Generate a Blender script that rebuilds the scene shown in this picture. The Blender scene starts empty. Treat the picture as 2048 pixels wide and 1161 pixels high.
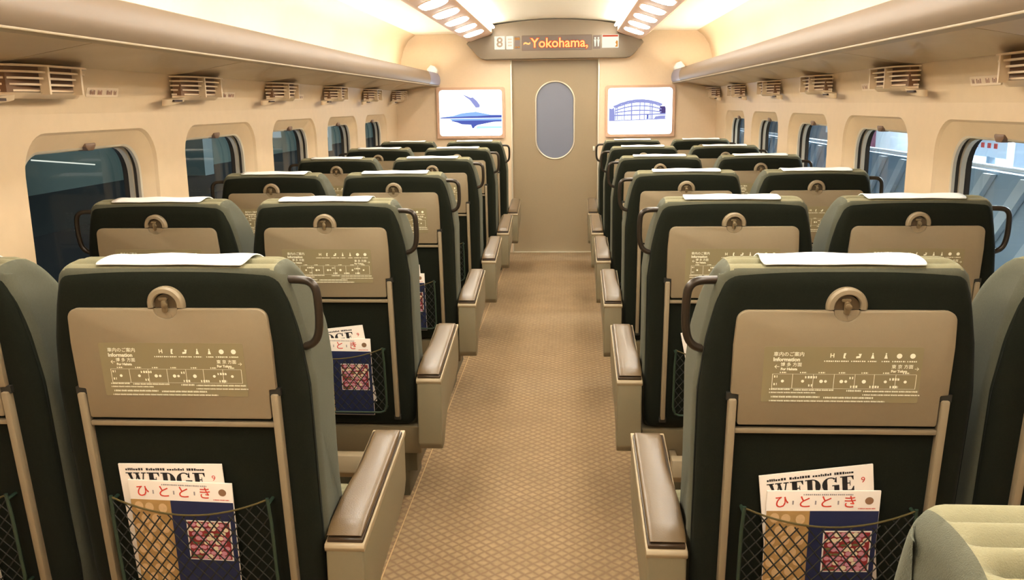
import bpy, bmesh, math, random
from mathutils import Vector, Matrix
random.seed(7)
SC = bpy.context.scene
COL = SC.collection
PI = math.pi

# ------------------------------------------------------------------ camera
F_PX, YAW, PIT, ROLL, CX, CZ = 1746.3, 0.0664, 0.2098, -0.0122, 0.138, 1.464
fw = Vector((-math.sin(YAW)*math.cos(PIT), math.cos(YAW)*math.cos(PIT), -math.sin(PIT)))
rt0 = Vector((math.cos(YAW), math.sin(YAW), 0)); up0 = rt0.cross(fw)
rt = rt0*math.cos(ROLL)+up0*math.sin(ROLL); up = up0*math.cos(ROLL)-rt0*math.sin(ROLL)
cd = bpy.data.cameras.new('camera'); cam = bpy.data.objects.new('camera', cd); COL.objects.link(cam)
cd.sensor_width = 36; cd.lens = F_PX*36/2048; cd.clip_start = .02; cd.clip_end = 200
M = Matrix((rt, up, -fw)).transposed().to_4x4(); M.translation = (CX, 0, CZ)
cam.matrix_world = M
SC.camera = cam

# ------------------------------------------------------------------ world, view
w = bpy.data.worlds.new('world'); SC.world = w; w.use_nodes = True
w.node_tree.nodes['Background'].inputs[0].default_value = (.55, .68, .85, 1)
w.node_tree.nodes['Background'].inputs[1].default_value = .8
SC.view_settings.view_transform = 'Standard'; SC.view_settings.look = 'None'
SC.view_settings.gamma = 1; SC.view_settings.use_curve_mapping = False
SC.view_settings.exposure = 0.0

# light levels (used by the lamp builders)
L_COVE, L_CENTRE, L_SLOT = 38.0, 42.0, 30.0
LAMP_COL = (1.0, .98, .86)

def lamp_area(name, loc, rot, sx, sy, power, col):
    ld = bpy.data.lights.new(name, 'AREA'); ld.shape = 'RECTANGLE'; ld.size = sx; ld.size_y = sy
    ld.energy = power; ld.color = col
    o = bpy.data.objects.new(name, ld); COL.objects.link(o); o.location = loc; o.rotation_euler = rot
    return o

# ------------------------------------------------------------------ materials
def mat(name, col, rough=.5, metal=0, noise=0, nscale=40, bump=0, bscale=None, spec=.5, emit=None, estr=0, sheen=0, coat=0):
    m = bpy.data.materials.new(name); m.use_nodes = True
    nt = m.node_tree; b = nt.nodes['Principled BSDF']
    b.inputs['Base Color'].default_value = (*col, 1)
    b.inputs['Roughness'].default_value = rough; b.inputs['Metallic'].default_value = metal
    b.inputs['Specular IOR Level'].default_value = spec
    if sheen:
        b.inputs['Sheen Weight'].default_value = sheen; b.inputs['Sheen Roughness'].default_value = .4
        b.inputs['Sheen Tint'].default_value = (.85, .88, .78, 1)
    if coat: b.inputs['Coat Weight'].default_value = coat; b.inputs['Coat Roughness'].default_value = .15
    if emit:
        b.inputs['Emission Color'].default_value = (*emit, 1); b.inputs['Emission Strength'].default_value = estr
    tc = nt.nodes.new('ShaderNodeTexCoord')
    if noise:
        n = nt.nodes.new('ShaderNodeTexNoise'); n.inputs['Scale'].default_value = nscale; n.inputs['Detail'].default_value = 4
        nt.links.new(tc.outputs['Object'], n.inputs['Vector'])
        mx = nt.nodes.new('ShaderNodeMixRGB'); mx.blend_type = 'MIX'
        mx.inputs[1].default_value = (*[c*(1-noise) for c in col], 1)
        mx.inputs[2].default_value = (*[min(1, c*(1+noise)) for c in col], 1)
        nt.links.new(n.outputs['Fac'], mx.inputs[0]); nt.links.new(mx.outputs[0], b.inputs['Base Color'])
    if bump:
        n2 = nt.nodes.new('ShaderNodeTexNoise'); n2.inputs['Scale'].default_value = bscale or nscale*4; n2.inputs['Detail'].default_value = 3
        nt.links.new(tc.outputs['Object'], n2.inputs['Vector'])
        bp = nt.nodes.new('ShaderNodeBump'); bp.inputs['Strength'].default_value = bump; bp.inputs['Distance'].default_value = .002
        nt.links.new(n2.outputs['Fac'], bp.inputs['Height']); nt.links.new(bp.outputs['Normal'], b.inputs['Normal'])
    return m

def S(r, g, b):  # sRGB 0-255 to linear
    return tuple((c/255/12.92 if c/255 < .04045 else ((c/255+.055)/1.055)**2.4) for c in (r, g, b))

WALL = mat('wall_laminate', S(217, 192, 156), .45, noise=.05, nscale=18, bump=.15, bscale=300)
RACK = mat('rack_plastic', S(188, 166, 134), .42, noise=.04, nscale=20)
CEIL = mat('ceiling_panel', S(244, 236, 216), .6, noise=.02)
ENDW = mat('end_wall_laminate', S(226, 202, 170), .4, noise=.04, nscale=60, bump=.1)
DOOR = mat('door_laminate', S(150, 132, 104), .38, noise=.05, nscale=80)
ALU = mat('pale_aluminium', S(225, 215, 195), .35, metal=.4)
FASC = mat('fascia_plastic', S(126, 113, 96), .45, noise=.03)
BEIGE = mat('beige_plastic', S(138, 122, 96), .42, noise=.04, nscale=90, bump=.2, bscale=900)
BEIGE_D = mat('console_plastic', S(118, 107, 82), .4, noise=.04, nscale=90, bump=.2, bscale=900)
PALEP = mat('pale_plastic', S(152, 134, 104), .42)
PAD = mat('brown_leatherette', S(94, 75, 50), .36, noise=.06, nscale=60, bump=.25, bscale=500, coat=.1)
DARK = mat('dark_green_upholstery', S(25, 27, 19), .9, noise=.25, nscale=260, bump=.4, bscale=900, spec=.1, sheen=.04)
SAGE = mat('sage_moquette', S(84, 84, 70), .9, noise=.1, nscale=200, bump=.4, bscale=800, spec=.1, sheen=.12)
SAGE_LIT = mat('lit_sage_moquette', S(126, 121, 95), .9, noise=.08, nscale=200, bump=.4, bscale=800, spec=.1, sheen=.12)  # same fabric as the sides, ceiling light put into the lighter colour
BLACKP = mat('black_plastic', S(38, 36, 30), .5)
BRONZE = mat('bronze_metal', S(52, 43, 34), .3, metal=.4)
LATCH = mat('latch_metal', S(130, 112, 84), .2, metal=.4)
PEDM = mat('pedestal_paint', S(88, 82, 62), .5)
CUPM = mat('latch_cup_plastic', S(84, 68, 46), .3)
PADB = mat('pad_edge_leather', S(52, 38, 24), .3)
VENTP = mat('vent_plastic', S(220, 196, 162), .42)
CLOTH = mat('white_cloth', S(245, 246, 240), .8, noise=.02, nscale=30, bump=.3, bscale=60)
NETM = mat('net_cord', S(20, 22, 16), .6)
NETF = mat('net_frame', S(42, 58, 44), .4)
CORD = mat('elastic_cord', S(86, 74, 36), .6)
PRINT = mat('white_print', S(252, 248, 222), .6)
OLIVE = mat('olive_film', S(137, 124, 91), .5)
PAPER = mat('paper', S(240, 228, 214), .6)
INKB = mat('black_ink', S(26, 22, 24), .6)
INKR = mat('red_ink', S(214, 62, 44), .6)
INKBR = mat('brown_ink', S(140, 104, 76), .6)
NAVY = mat('navy_ink', S(30, 38, 74), .5)
PICB = mat('picture_red', S(140, 40, 44), .5, noise=.5, nscale=60)
PINK = mat('sweet_pink', S(216, 150, 168), .5)
CREAMY = mat('sweet_cream', S(240, 224, 190), .5)
GREENY = mat('sweet_green', S(110, 116, 70), .5)
TANP = mat('tan_picture', S(176, 138, 84), .5, noise=.22, nscale=55)
GASKET = mat('dark_gasket', S(48, 40, 32), .5)
SLOTD = mat('slot_black', S(60, 44, 36), .7)
LAB = mat('label_sticker', S(236, 214, 184), .4)
INKG = mat('label_ink', S(170, 130, 110), .5)

def emis(name, col, s):
    m = bpy.data.materials.new(name); m.use_nodes = True; nt = m.node_tree
    for n in list(nt.nodes): nt.nodes.remove(n)
    e = nt.nodes.new('ShaderNodeEmission'); o = nt.nodes.new('ShaderNodeOutputMaterial')
    e.inputs[0].default_value = (*col, 1); e.inputs[1].default_value = s; nt.links.new(e.outputs[0], o.inputs[0]); return m
E_COVE = emis('cove_tube_light', LAMP_COL, L_COVE)
E_CENT = emis('centre_tube_light', LAMP_COL, L_CENTRE)
E_SLOT = emis('lens_light', (1, .96, .87), L_SLOT)
E_SCR = emis('screen_white', (.86, .95, 1.0), 2.6)
E_BLU = emis('screen_blue', S(96, 110, 200), .9)
E_LBL = emis('screen_light_blue', S(150, 190, 245), 1.1)
E_CYA = emis('screen_cyan', S(190, 238, 246), 1.2)
E_PUR = emis('screen_purple', S(100, 86, 150), .8)
E_LIL = emis('screen_lilac', S(160, 165, 225), 1.0)
E_SIGNW = emis('sign_white', S(255, 250, 225), 1.1)
E_SIGNR = emis('sign_red', S(235, 100, 70), .9)
E_LED = emis('led_orange', (1.0, .36, .12), 2.2)
E_LED_GLOW = emis('led_glow_red', (1.0, .07, .02), .85)
E_OR = emis('sign_orange', S(240, 160, 70), .9)

# carpet: diamond weave
def carpet():
    m = mat('diamond_carpet', S(176, 146, 106), .95, spec=.1)
    nt = m.node_tree; b = nt.nodes['Principled BSDF']
    tc = nt.nodes.new('ShaderNodeTexCoord'); mp = nt.nodes.new('ShaderNodeMapping')
    mp.inputs['Rotation'].default_value = (0, 0, PI/4); mp.inputs['Scale'].default_value = (1, 1, 1)
    nt.links.new(tc.outputs['Object'], mp.inputs[0])
    sp = nt.nodes.new('ShaderNodeSeparateXYZ'); nt.links.new(mp.outputs[0], sp.inputs[0])
    def line(out):
        a = nt.nodes.new('ShaderNodeMath'); a.operation = 'MULTIPLY'; a.inputs[1].default_value = 1/.033; nt.links.new(out, a.inputs[0])
        p = nt.nodes.new('ShaderNodeMath'); p.operation = 'PINGPONG'; p.inputs[1].default_value = .5; nt.links.new(a.outputs[0], p.inputs[0])
        r = nt.nodes.new('ShaderNodeMapRange'); r.inputs[1].default_value = .02; r.inputs[2].default_value = .26; nt.links.new(p.outputs[0], r.inputs[0])
        return r.outputs[0]
    mn = nt.nodes.new('ShaderNodeMath'); mn.operation = 'MINIMUM'
    nt.links.new(line(sp.outputs[0]), mn.inputs[0]); nt.links.new(line(sp.outputs[1]), mn.inputs[1])
    n = nt.nodes.new('ShaderNodeTexNoise'); n.inputs['Scale'].default_value = 42; n.inputs['Detail'].default_value = 5; nt.links.new(tc.outputs['Object'], n.inputs[0])
    dn = nt.nodes.new('ShaderNodeTexNoise'); dn.inputs['Scale'].default_value = 30; nt.links.new(tc.outputs['Object'], dn.inputs[0])
    dm = nt.nodes.new('ShaderNodeMixRGB'); dm.blend_type = 'LINEAR_LIGHT'; dm.inputs[0].default_value = .006; nt.links.new(tc.outputs['Object'], dm.inputs[1]); nt.links.new(dn.outputs['Color'], dm.inputs[2]); nt.links.new(dm.outputs[0], mp.inputs[0])
    n3 = nt.nodes.new('ShaderNodeTexNoise'); n3.inputs['Scale'].default_value = 5; nt.links.new(tc.outputs['Object'], n3.inputs[0])
    c1 = nt.nodes.new('ShaderNodeMixRGB'); c1.inputs[1].default_value = (*S(128, 106, 78), 1); c1.inputs[2].default_value = (*S(174, 148, 110), 1); nt.links.new(n.outputs['Fac'], c1.inputs[0])
    c3 = nt.nodes.new('ShaderNodeMixRGB'); c3.blend_type = 'MULTIPLY'; c3.inputs[0].default_value = .35; nt.links.new(c1.outputs[0], c3.inputs[1]); nt.links.new(n3.outputs['Fac'], c3.inputs[2])
    c2 = nt.nodes.new('ShaderNodeMixRGB'); c2.inputs[1].default_value = (*S(120, 97, 74), 1); nt.links.new(mn.outputs[0], c2.inputs[0]); nt.links.new(c3.outputs[0], c2.inputs[2])
    nt.links.new(c2.outputs[0], b.inputs['Base Color'])
    bp = nt.nodes.new('ShaderNodeBump'); bp.inputs['Strength'].default_value = .4; bp.inputs['Distance'].default_value = .002
    nt.links.new(mn.outputs[0], bp.inputs['Height']); nt.links.new(bp.outputs[0], b.inputs['Normal'])
    return m
CARPET = carpet()

def glass(name, col, alpha_mix, rough=.03):
    m = bpy.data.materials.new(name); m.use_nodes = True; nt = m.node_tree
    for n in list(nt.nodes): nt.nodes.remove(n)
    t = nt.nodes.new('ShaderNodeBsdfTransparent'); t.inputs[0].default_value = (*col, 1)
    g = nt.nodes.new('ShaderNodeBsdfGlossy'); g.inputs['Roughness'].default_value = rough
    fr = nt.nodes.new('ShaderNodeFresnel'); fr.inputs[0].default_value = alpha_mix
    mx = nt.nodes.new('ShaderNodeMixShader'); o = nt.nodes.new('ShaderNodeOutputMaterial')
    nt.links.new(fr.outputs[0], mx.inputs[0]); nt.links.new(t.outputs[0], mx.inputs[1]); nt.links.new(g.outputs[0], mx.inputs[2]); nt.links.new(mx.outputs[0], o.inputs[0])
    return m
GLASS = glass('window_glass', (.82, .9, .9), 1.25)

# ------------------------------------------------------------------ mesh helpers
def obj(name, data, parent=None, loc=None, rot=None, smooth=False):
    """data: mesh or bmesh"""
    o = bpy.data.objects.new(name, data); COL.objects.link(o)
    if parent: o.parent = parent
    if loc: o.location = loc
    if rot: o.rotation_euler = rot
    return o

def smooth_mesh(me, deg=40):
    me.polygons.foreach_set('use_smooth', [True]*len(me.polygons))
    me.update()
    try: me.set_sharp_from_angle(angle=math.radians(deg))
    except Exception: pass

class MB:
    def __init__(s): s.v = []; s.f = []; s.mi = []; s.k = 0
    def add(s, vs, fs, mi=None):
        o = len(s.v); s.v += [tuple(p) for p in vs]
        for f in fs: s.f.append(tuple(i+o for i in f)); s.mi.append(s.k if mi is None else mi)
        return s
    def box(s, x0, x1, y0, y1, z0, z1):
        return s.add([(x0,y0,z0),(x1,y0,z0),(x1,y1,z0),(x0,y1,z0),(x0,y0,z1),(x1,y0,z1),(x1,y1,z1),(x0,y1,z1)],
                     [(0,3,2,1),(4,5,6,7),(0,1,5,4),(1,2,6,5),(2,3,7,6),(3,0,4,7)])
    def prism(s, pts, a0, a1, axis='y'):
        """closed polygon pts (2D) extruded along axis. y: pts=(x,z); x: pts=(y,z); z: pts=(x,y)"""
        def P(p, a): return {'y': (p[0], a, p[1]), 'x': (a, p[0], p[1]), 'z': (p[0], p[1], a)}[axis]
        n = len(pts); vs = [P(p, a0) for p in pts]+[P(p, a1) for p in pts]
        fs = [tuple(range(n)), tuple(range(2*n-1, n-1, -1))]+[(i, (i+1) % n+0, (i+1) % n+n, i+n) for i in range(n)]
        return s.add(vs, fs)
    def tube(s, path, r, n=8, closed=False, cap=True):
        path = [Vector(p) for p in path]; m = len(path); rings = []
        prev = None
        for i, p in enumerate(path):
            if closed: t = path[(i+1) % m]-path[i-1]
            else: t = path[min(i+1, m-1)]-path[max(i-1, 0)]
            t.normalize()
            if prev is None:
                a = Vector((0, 0, 1)) if abs(t.z) < .9 else Vector((1, 0, 0)); u = t.cross(a).normalized()
            else: u = (prev-t*prev.dot(t)).normalized()
            prev = u; v = t.cross(u)
            rr = r[i] if isinstance(r, (list, tuple)) else r
            rings.append([p+u*rr*math.cos(2*PI*k/n)+v*rr*math.sin(2*PI*k/n) for k in range(n)])
        vs = [q for R in rings for q in R]; fs = []
        for i in range(m if closed else m-1):
            j = (i+1) % m
            for k in range(n): fs.append((i*n+k, i*n+(k+1) % n, j*n+(k+1) % n, j*n+k))
        if cap and not closed: fs += [tuple(range(n-1, -1, -1)), tuple((m-1)*n+k for k in range(n))]
        return s.add(vs, fs)
    def mesh(s, name, mats, smooth=None, bevel=0, seg=2, fixn=True):
        me = bpy.data.meshes.new(name); me.from_pydata(s.v, [], s.f)
        if not isinstance(mats, (list, tuple)): mats = [mats]
        for m in mats: me.materials.append(m)
        if len(mats) > 1: me.polygons.foreach_set('material_index', s.mi)
        bm = bmesh.new(); bm.from_mesh(me)
        if fixn: bmesh.ops.recalc_face_normals(bm, faces=bm.faces)
        if bevel:
            ed = [e for e in bm.edges if len(e.link_faces) == 2 and e.calc_face_angle(0) > .5]
            bmesh.ops.bevel(bm, geom=ed, offset=bevel, segments=seg, profile=.5, affect='EDGES', clamp_overlap=True)
        bm.to_mesh(me); bm.free()
        if smooth or (smooth is None and bevel): smooth_mesh(me, smooth if smooth else 35)
        return me

def part(name, mb, mats, parent=None, smooth=None, bevel=0, seg=2, label=None, stuff=False, loc=None, rot=None, fixn=True):
    o = obj(name, mb.mesh(name, mats, smooth, bevel, seg, fixn), parent, loc, rot)
    if label: o['label'] = label
    if stuff: o['kind'] = 'stuff'
    return o

def empty(name, loc=(0, 0, 0), rz=0):
    o = bpy.data.objects.new(name, None); COL.objects.link(o); o.location = loc; o.rotation_euler = (0, 0, rz); o.empty_display_size = .1
    return o
def tag(o, label, cat, group=None):
    o['label'] = label; o['category'] = cat
    if group: o['group'] = group
    return o
def struct(name, mb, mats, **k):
    o = part(name, mb, mats, **k); o['kind'] = 'structure'; return o
def copy_tree(o, parent=None):
    c = o.copy(); COL.objects.link(c); c.parent = parent
    for ch in o.children: copy_tree(ch, c)
    return c

def rrect(w, h, r, n=6, cx=0, cy=0, rs=None):
    """rounded rectangle CCW, centre cx,cy; rs = radii (br, tr, tl, bl)"""
    rs = rs or (r, r, r, r); out = []
    for (sx, sy, a0), rr in zip(((1, -1, -90), (1, 1, 0), (-1, 1, 90), (-1, -1, 180)), rs):
        ox, oy = cx+sx*(w/2-rr), cy+sy*(h/2-rr)
        for i in range(n+1):
            a = math.radians(a0+90*i/n); out.append((ox+rr*math.cos(a), oy+rr*math.sin(a)))
    return out
def circ(r, n=24, cx=0, cy=0, a0=0, a1=2*PI, ry=None):
    full = abs(a1-a0-2*PI) < 1e-6
    k = n if full else n+1
    return [(cx+r*math.cos(a0+(a1-a0)*i/n), cy+(ry or r)*math.sin(a0+(a1-a0)*i/n)) for i in range(k)]

def lerp_tab(tab, x):
    if x <= tab[0][0]: return tab[0][1]
    for (a, b), (c, d) in zip(tab, tab[1:]):
        if x <= c: return b+(d-b)*(x-a)/(c-a)
    return tab[-1][1]

def resample(pts, n, closed=False):
    P = [Vector(p) for p in pts]; 
    if closed: P = P+[P[0]]
    L = [0]
    for a, b in zip(P, P[1:]): L.append(L[-1]+(b-a).length)
    out = []
    for i in range(n):
        t = L[-1]*i/(n if closed else n-1); j = 0
        while j < len(L)-2 and L[j+1] < t: j += 1
        d = L[j+1]-L[j]; out.append(P[j].lerp(P[j+1], 0 if d == 0 else (t-L[j])/d))
    return out
def smoothpoly(pts, it=2, closed=True):
    P = [Vector(p) for p in pts]
    for _ in range(it):
        Q = []; n = len(P)
        if not closed: Q.append(P[0])
        for i in range(n if closed else n-1):
            a, b = P[i], P[(i+1) % n]; Q += [a*.75+b*.25, a*.25+b*.75]
        if not closed: Q.append(P[-1])
        P = Q
    return P

def cushion(profile, wfun, r, nu=20, npf=80, rib=None, crown=0, drop=0):
    """closed YZ profile lofted along X with rounded ends. profile -> list (y,z). rib(y,z,u)->outward offset"""
    P = resample(smoothpoly([(p[0], p[1], 0) for p in profile], 2), npf, True)
    n = len(P); ar = sum(P[i].x*P[(i+1) % n].y-P[(i+1) % n].x*P[i].y for i in range(n)); sg = 1 if ar > 0 else -1
    N = []
    for i in range(n):
        t = P[(i+1) % n]-P[i-1]; N.append(Vector((t.y, -t.x, 0)).normalized()*sg)
    us = []
    wm = max(wfun(p.y) for p in P); e = r/wm
    for i in range(7): a = PI/2*i/6; us.append((-1+e*(1-math.cos(a)) if True else 0, 1-math.sin(a)))
    k = nu-2
    mid = [(-1+e+(2-2*e)*i/(k), 0) for i in range(1, k)]
    allu = us+mid+[(-a, b) for a, b in reversed(us)]
    vs = []; 
    for u, ins in allu:
        for p, nn in zip(P, N):
            off = -ins*r+(rib(p.x, p.y, u) if rib else 0)
            q = p+nn*off
            vs.append((u*wfun(p.y), q.x, q.y+crown*(1-u*u)*max(0, nn.y)-drop*abs(u)**3.5*max(0, min(1, (q.y-1.0)/.12))))
    fs = []; m = len(allu)
    for i in range(m-1):
        for k2 in range(n): fs.append((i*n+k2, i*n+(k2+1) % n, (i+1)*n+(k2+1) % n, (i+1)*n+k2))
    fs += [tuple(range(n)), tuple((m-1)*n+k2 for k2 in range(n-1, -1, -1))]
    return MB().add(vs, fs)

# text -> flat geometry in XZ facing -Y
_tc = {}
def text_geo(body, size, align='LEFT', bold=0, sx=1):
    key = (body, size, align, bold, sx)
    if key not in _tc:
        c = bpy.data.curves.new('t', 'FONT'); c.body = body; c.size = size; c.align_x = align; c.align_y = 'CENTER'; c.offset = bold; c.resolution_u = 3
        o = bpy.data.objects.new('t', c); COL.objects.link(o)
        dg = bpy.context.evaluated_depsgraph_get(); me = bpy.data.meshes.new_from_object(o.evaluated_get(dg))
        vs = [tuple(v.co) for v in me.vertices]; fs = [tuple(p.vertices) for p in me.polygons]
        bpy.data.objects.remove(o); bpy.data.curves.remove(c); bpy.data.meshes.remove(me)
        _tc[key] = ([(v[0]*sx, v[1]) for v in vs], fs)
    return _tc[key]
def add_text(mb, body, x, z, y, size, align='LEFT', bold=0, sx=1):
    vs, fs = text_geo(body, size, align, bold, sx)
    mb.add([(v[0]+x, y, v[1]+z) for v in vs], fs)
def add_poly(mb, pts, y):
    mb.add([(p[0], y, p[1]) for p in pts], [tuple(range(len(pts)))])

# ================================================================== SHELL
Y0, PITCH = 1.656, 1.16
YA, YB = -1.7, 8.677       # car interior extent
XW = 1.55                  # wall plane
WINC = 3.075               # centre of first visible window

struct('floor', MB().box(-XW-.02, XW+.02, YA, YB+.9, -.05, 0), CARPET)
for s in (-1, 1):          # carpet seam strips of the aisle runner
    sm = MB().box(s*.452-.0018, s*.452+.0018, YA, YB, .0, .0012)
    o = struct('trim_%d' % (1 if s < 0 else 2), sm, mat('carpet_seam', S(176, 142, 98), .9)); 

def window_cell(s, yc, first):
    """wall cell ring with flare, window tracks, glass"""
    y0, y1, z0, z1 = yc-PITCH/2, yc+PITCH/2, .0, 1.45
    n = 8
    outer = rrect(.89, .69, .13, n, yc, 1.045)
    N = len(outer)
    # project to cell rectangle
    cell = []
    for (a, b) in outer:
        dx, dz = a-yc, b-1.045
        k = 1e9
        if dx > 1e-9: k = min(k, (y1-yc)/dx)
        if dx < -1e-9: k = min(k, (y0-yc)/dx)
        if dz > 1e-9: k = min(k, (z1-1.045)/dz)
        if dz < -1e-9: k = min(k, (z0-1.045)/dz)
        cell.append([yc+dx*k, 1.045+dz*k])
    for (cy_, cz_) in ((y0, z0), (y1, z0), (y1, z1), (y0, z1)):
        j = min(range(N), key=lambda i: (cell[i][0]-cy_)**2+(cell[i][1]-cz_)**2); cell[j] = [cy_, cz_]
    return cell, outer

def side_wall(s):
    name = 'wall_left' if s < 0 else 'wall_right'
    mb = MB(); outers = []
    ks = range(-4, 5)
    ycs = [WINC+PITCH*k for k in ks]
    for yc in ycs:
        cell, outer = window_cell(s, yc, False)
        N = len(outer); X = s*XW
        vs = [(X, a, b) for a, b in cell]+[(X, a, b) for a, b in outer]
        mb.add(vs, [(i, (i+1) % N, N+(i+1) % N, N+i) for i in range(N)])
    # remainder to end wall, and behind
    ya, yb = ycs[-1]+PITCH/2, YB+.01
    mb.add([(s*XW, ya, 0), (s*XW, yb, 0), (s*XW, yb, 1.45), (s*XW, ya, 1.45)], [(0, 1, 2, 3)])
    # upper curve: wall -> rack junction -> upper wall -> ceiling edge
    prof = [(XW, 1.45), (1.545, 1.50), (1.53, 1.55), (1.51, 1.60), (1.50, 1.66), (1.50, 1.80), (1.49, 1.90), (1.46, 2.0), (1.41, 2.08), (1.34, 2.13)]
    ys = [ycs[0]-PITCH/2, YB+.01]
    vs = [(s*a, y, b) for y in ys for a, b in prof]; n = len(prof)
    mb.add(vs, [(i, i+1, n+i+1, n+i) for i in range(n-1)])
    # outer skin so the wall has thickness
    mb.add([(s*(XW+.16), ys[0], -.05), (s*(XW+.16), ys[1], -.05), (s*(XW+.16), ys[1], .68), (s*(XW+.16), ys[0], .68)], [(0, 1, 2, 3)])
    mb.add([(s*(XW+.16), ys[0], 1.4), (s*(XW+.16), ys[1], 1.4), (s*(XW+.1), ys[1], 2.3), (s*(XW+.1), ys[0], 2.3)], [(0, 1, 2, 3)])
    o = struct(name, mb, WALL, smooth=25, fixn=False)
    return ycs
ycs = side_wall(-1); side_wall(1)

wn = 0
for s in (-1, 1):
    for i, yc in enumerate(ycs):
        if yc < .2: 
            pass
        wn += 1
        X = s*XW
        def ring(a, b):
            N = len(a[1]); vs = [(a[0], p, q) for p, q in a[1]]+[(b[0], p, q) for p, q in b[1]]
            return vs, [(k, (k+1) % N, N+(k+1) % N, N+k) for k in range(N)]
        n = 8
        L = [(X, rrect(.89, .69, .13, n, yc, 1.045)), (X+s*.012, rrect(.875, .675, .128, n, yc, 1.044)), (X+s*.05, rrect(.80, .58, .12, n, yc, 1.04))]
        fr = MB()
        for a, b in zip(L, L[1:]): fr.add(*ring(a, b))
        win = struct('window_%d' % wn, fr, WALL, smooth=50, fixn=False)
        # tracks
        tr = MB()
        seq = [(.05, .80), (.054, .785), (.066, .785), (.066, .80), (.082, .80), (.082, .775), (.100, .775), (.100, .80), (.12, .80)]
        for (d0, w0), (d1, w1) in zip(seq, seq[1:]):
            tr.add(*ring((X+s*d0, rrect(w0, w0-.22, .12, n, yc, 1.04)), (X+s*d1, rrect(w1, w1-.22, .12, n, yc, 1.04))))
        part('shade_track', tr, ALU, win, smooth=30, fixn=False, label='pale metal shade track inside the opening')
        g = MB(); g.add(*ring((X+s*.066, rrect(.7995, .5795, .12, n, yc, 1.04)), (X+s*.0825, rrect(.7995, .5795, .12, n, yc, 1.04))))
        g.add(*ring((X+s*.1, rrect(.7995, .5795, .12, n, yc, 1.04)), (X+s*.125, rrect(.79, .57, .12, n, yc, 1.04))))
        part('gasket', g, GASKET, win, fixn=False, label='dark rubber groove')
        gl = MB(); gl.add([(X+s*.12, p, q) for p, q in rrect(.80, .58, .12, n, yc, 1.04)], [tuple(range(4*(n+1)))[::(-s)]])
        part('pane', gl, GLASS, win, fixn=False)
        kb = MB()
        x0, x1 = sorted((X+s*.035, X+s*.075))
        kb.prism([(yc-.02, 1.345), (yc+.05, 1.345), (yc+.05, 1.335), (yc+.035, 1.318), (yc-.005, 1.318), (yc-.02, 1.332)], x0, x1, 'x')
        part('shade_handle', kb, mat('handle_plastic', S(112, 86, 66), .45) if wn == 1 else bpy.data.materials['handle_plastic'], win, bevel=.004)

# shallow service grooves in the wall between windows
# ceiling: side panels, centre arch
cm = MB()
prof = [(-1.36, 2.13), (-.93, 2.135)]
def sheet(mb, prof, y0, y1):
    n = len(prof); mb.add([(a, y, b) for y in (y0, y1) for a, b in prof], [(i, i+1, n+i+1, n+i) for i in range(n-1)])
arch = [(-.93, 2.135), (-.60, 2.20)]+[(x/20*.60, 2.20+.048*math.cos(x/20*PI/2)**.8) for x in range(-19, 20)]+[(.60, 2.20), (.93, 2.135)]
sheet(cm, [(-1.36, 2.128), (-.93, 2.135)], YA, YB+.01); sheet(cm, arch, YA, YB+.01); sheet(cm, [(.93, 2.135), (1.36, 2.128)], YA, YB+.01)
cm.box(-1.7, 1.7, YA, YB+.9, 2.36, 2.4)
struct('ceiling', cm, CEIL, smooth=30, fixn=False)

# end wall with door opening (thickness), rear wall
DW, DH = .417, 1.876
ew = MB()
ew.box(-1.7, -DW, YB, YB+.14, -.02, 2.36); ew.box(DW, 1.7, YB, YB+.14, -.02, 2.36); ew.box(-DW, DW, YB, YB+.14, DH, 2.36)
struct('wall_front', ew, ENDW)
struct('wall_back', MB().box(-1.7, 1.7, YA-.1, YA, -.05, 2.4), ENDW)
tm = MB()
for s in (-1, 1):
    x0, x1 = sorted((s*(DW-.002), s*(DW+.012)))
    tm.box(x0, x1, YB-.006, YB+.05, 0, DH+.01)
struct('trim_3', tm, ALU, bevel=.002)
# door leaf with oval window
dl = MB(); zc = 1.304
ov = rrect(.372, .742, .185, 12, 0, zc)
x0, x1, z0, z1 = -DW, DW, 0.004, DH
cell = []
for a, b in ov:
    dx, dz = a, b-zc; k = 1e9
    if abs(dx) > 1e-9: k = min(k, DW/abs(dx))
    if dz > 1e-9: k = min(k, (z1-zc)/dz)
    if dz < -1e-9: k = min(k, (z0-zc)/dz)
    cell.append([dx*k, zc+dz*k])
for c in ((x0, z0), (x1, z0), (x1, z1), (x0, z1)):
    j = min(range(len(cell)), key=lambda i: (cell[i][0]-c[0])**2+(cell[i][1]-c[1])**2); cell[j] = list(c)
N = len(ov); YD = YB+.05
for yy in (YD, YD+.04):
    dl.add([(a, yy, b) for a, b in cell]+[(a, yy, b) for a, b in ov], [(i, (i+1) % N, N+(i+1) % N, N+i) for i in range(N)])
dl.add([(a, YD, b) for a, b in ov]+[(a, YD+.04, b) for a, b in ov], [(i, (i+1) % N, N+(i+1) % N, N+i) for i in range(N)])
door = struct('door_1', dl, DOOR, fixn=False)
fr = MB().tube([(a*1.01, YD-.002, zc+(b-zc)*1.005) for a, b in ov], .008, 8, closed=True)
part('window_frame', fr, ALU, door, smooth=60, label='pale metal ring round the oval pane')
gm = mat('frosted_door_glass', S(116, 120, 136), .3, spec=.4, coat=.2)
part('pane', MB().prism(ov, YD+.012, YD+.02), gm, door, label='grey-blue oval glass pane')
part('door_pull', MB().box(.372, .392, YD-.012, YD, 1.0, 1.05), ALU, door, bevel=.003)
struct('trim_4', MB().box(-DW, DW, YB+.0, YB+.14, 0, .004), ALU)

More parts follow.
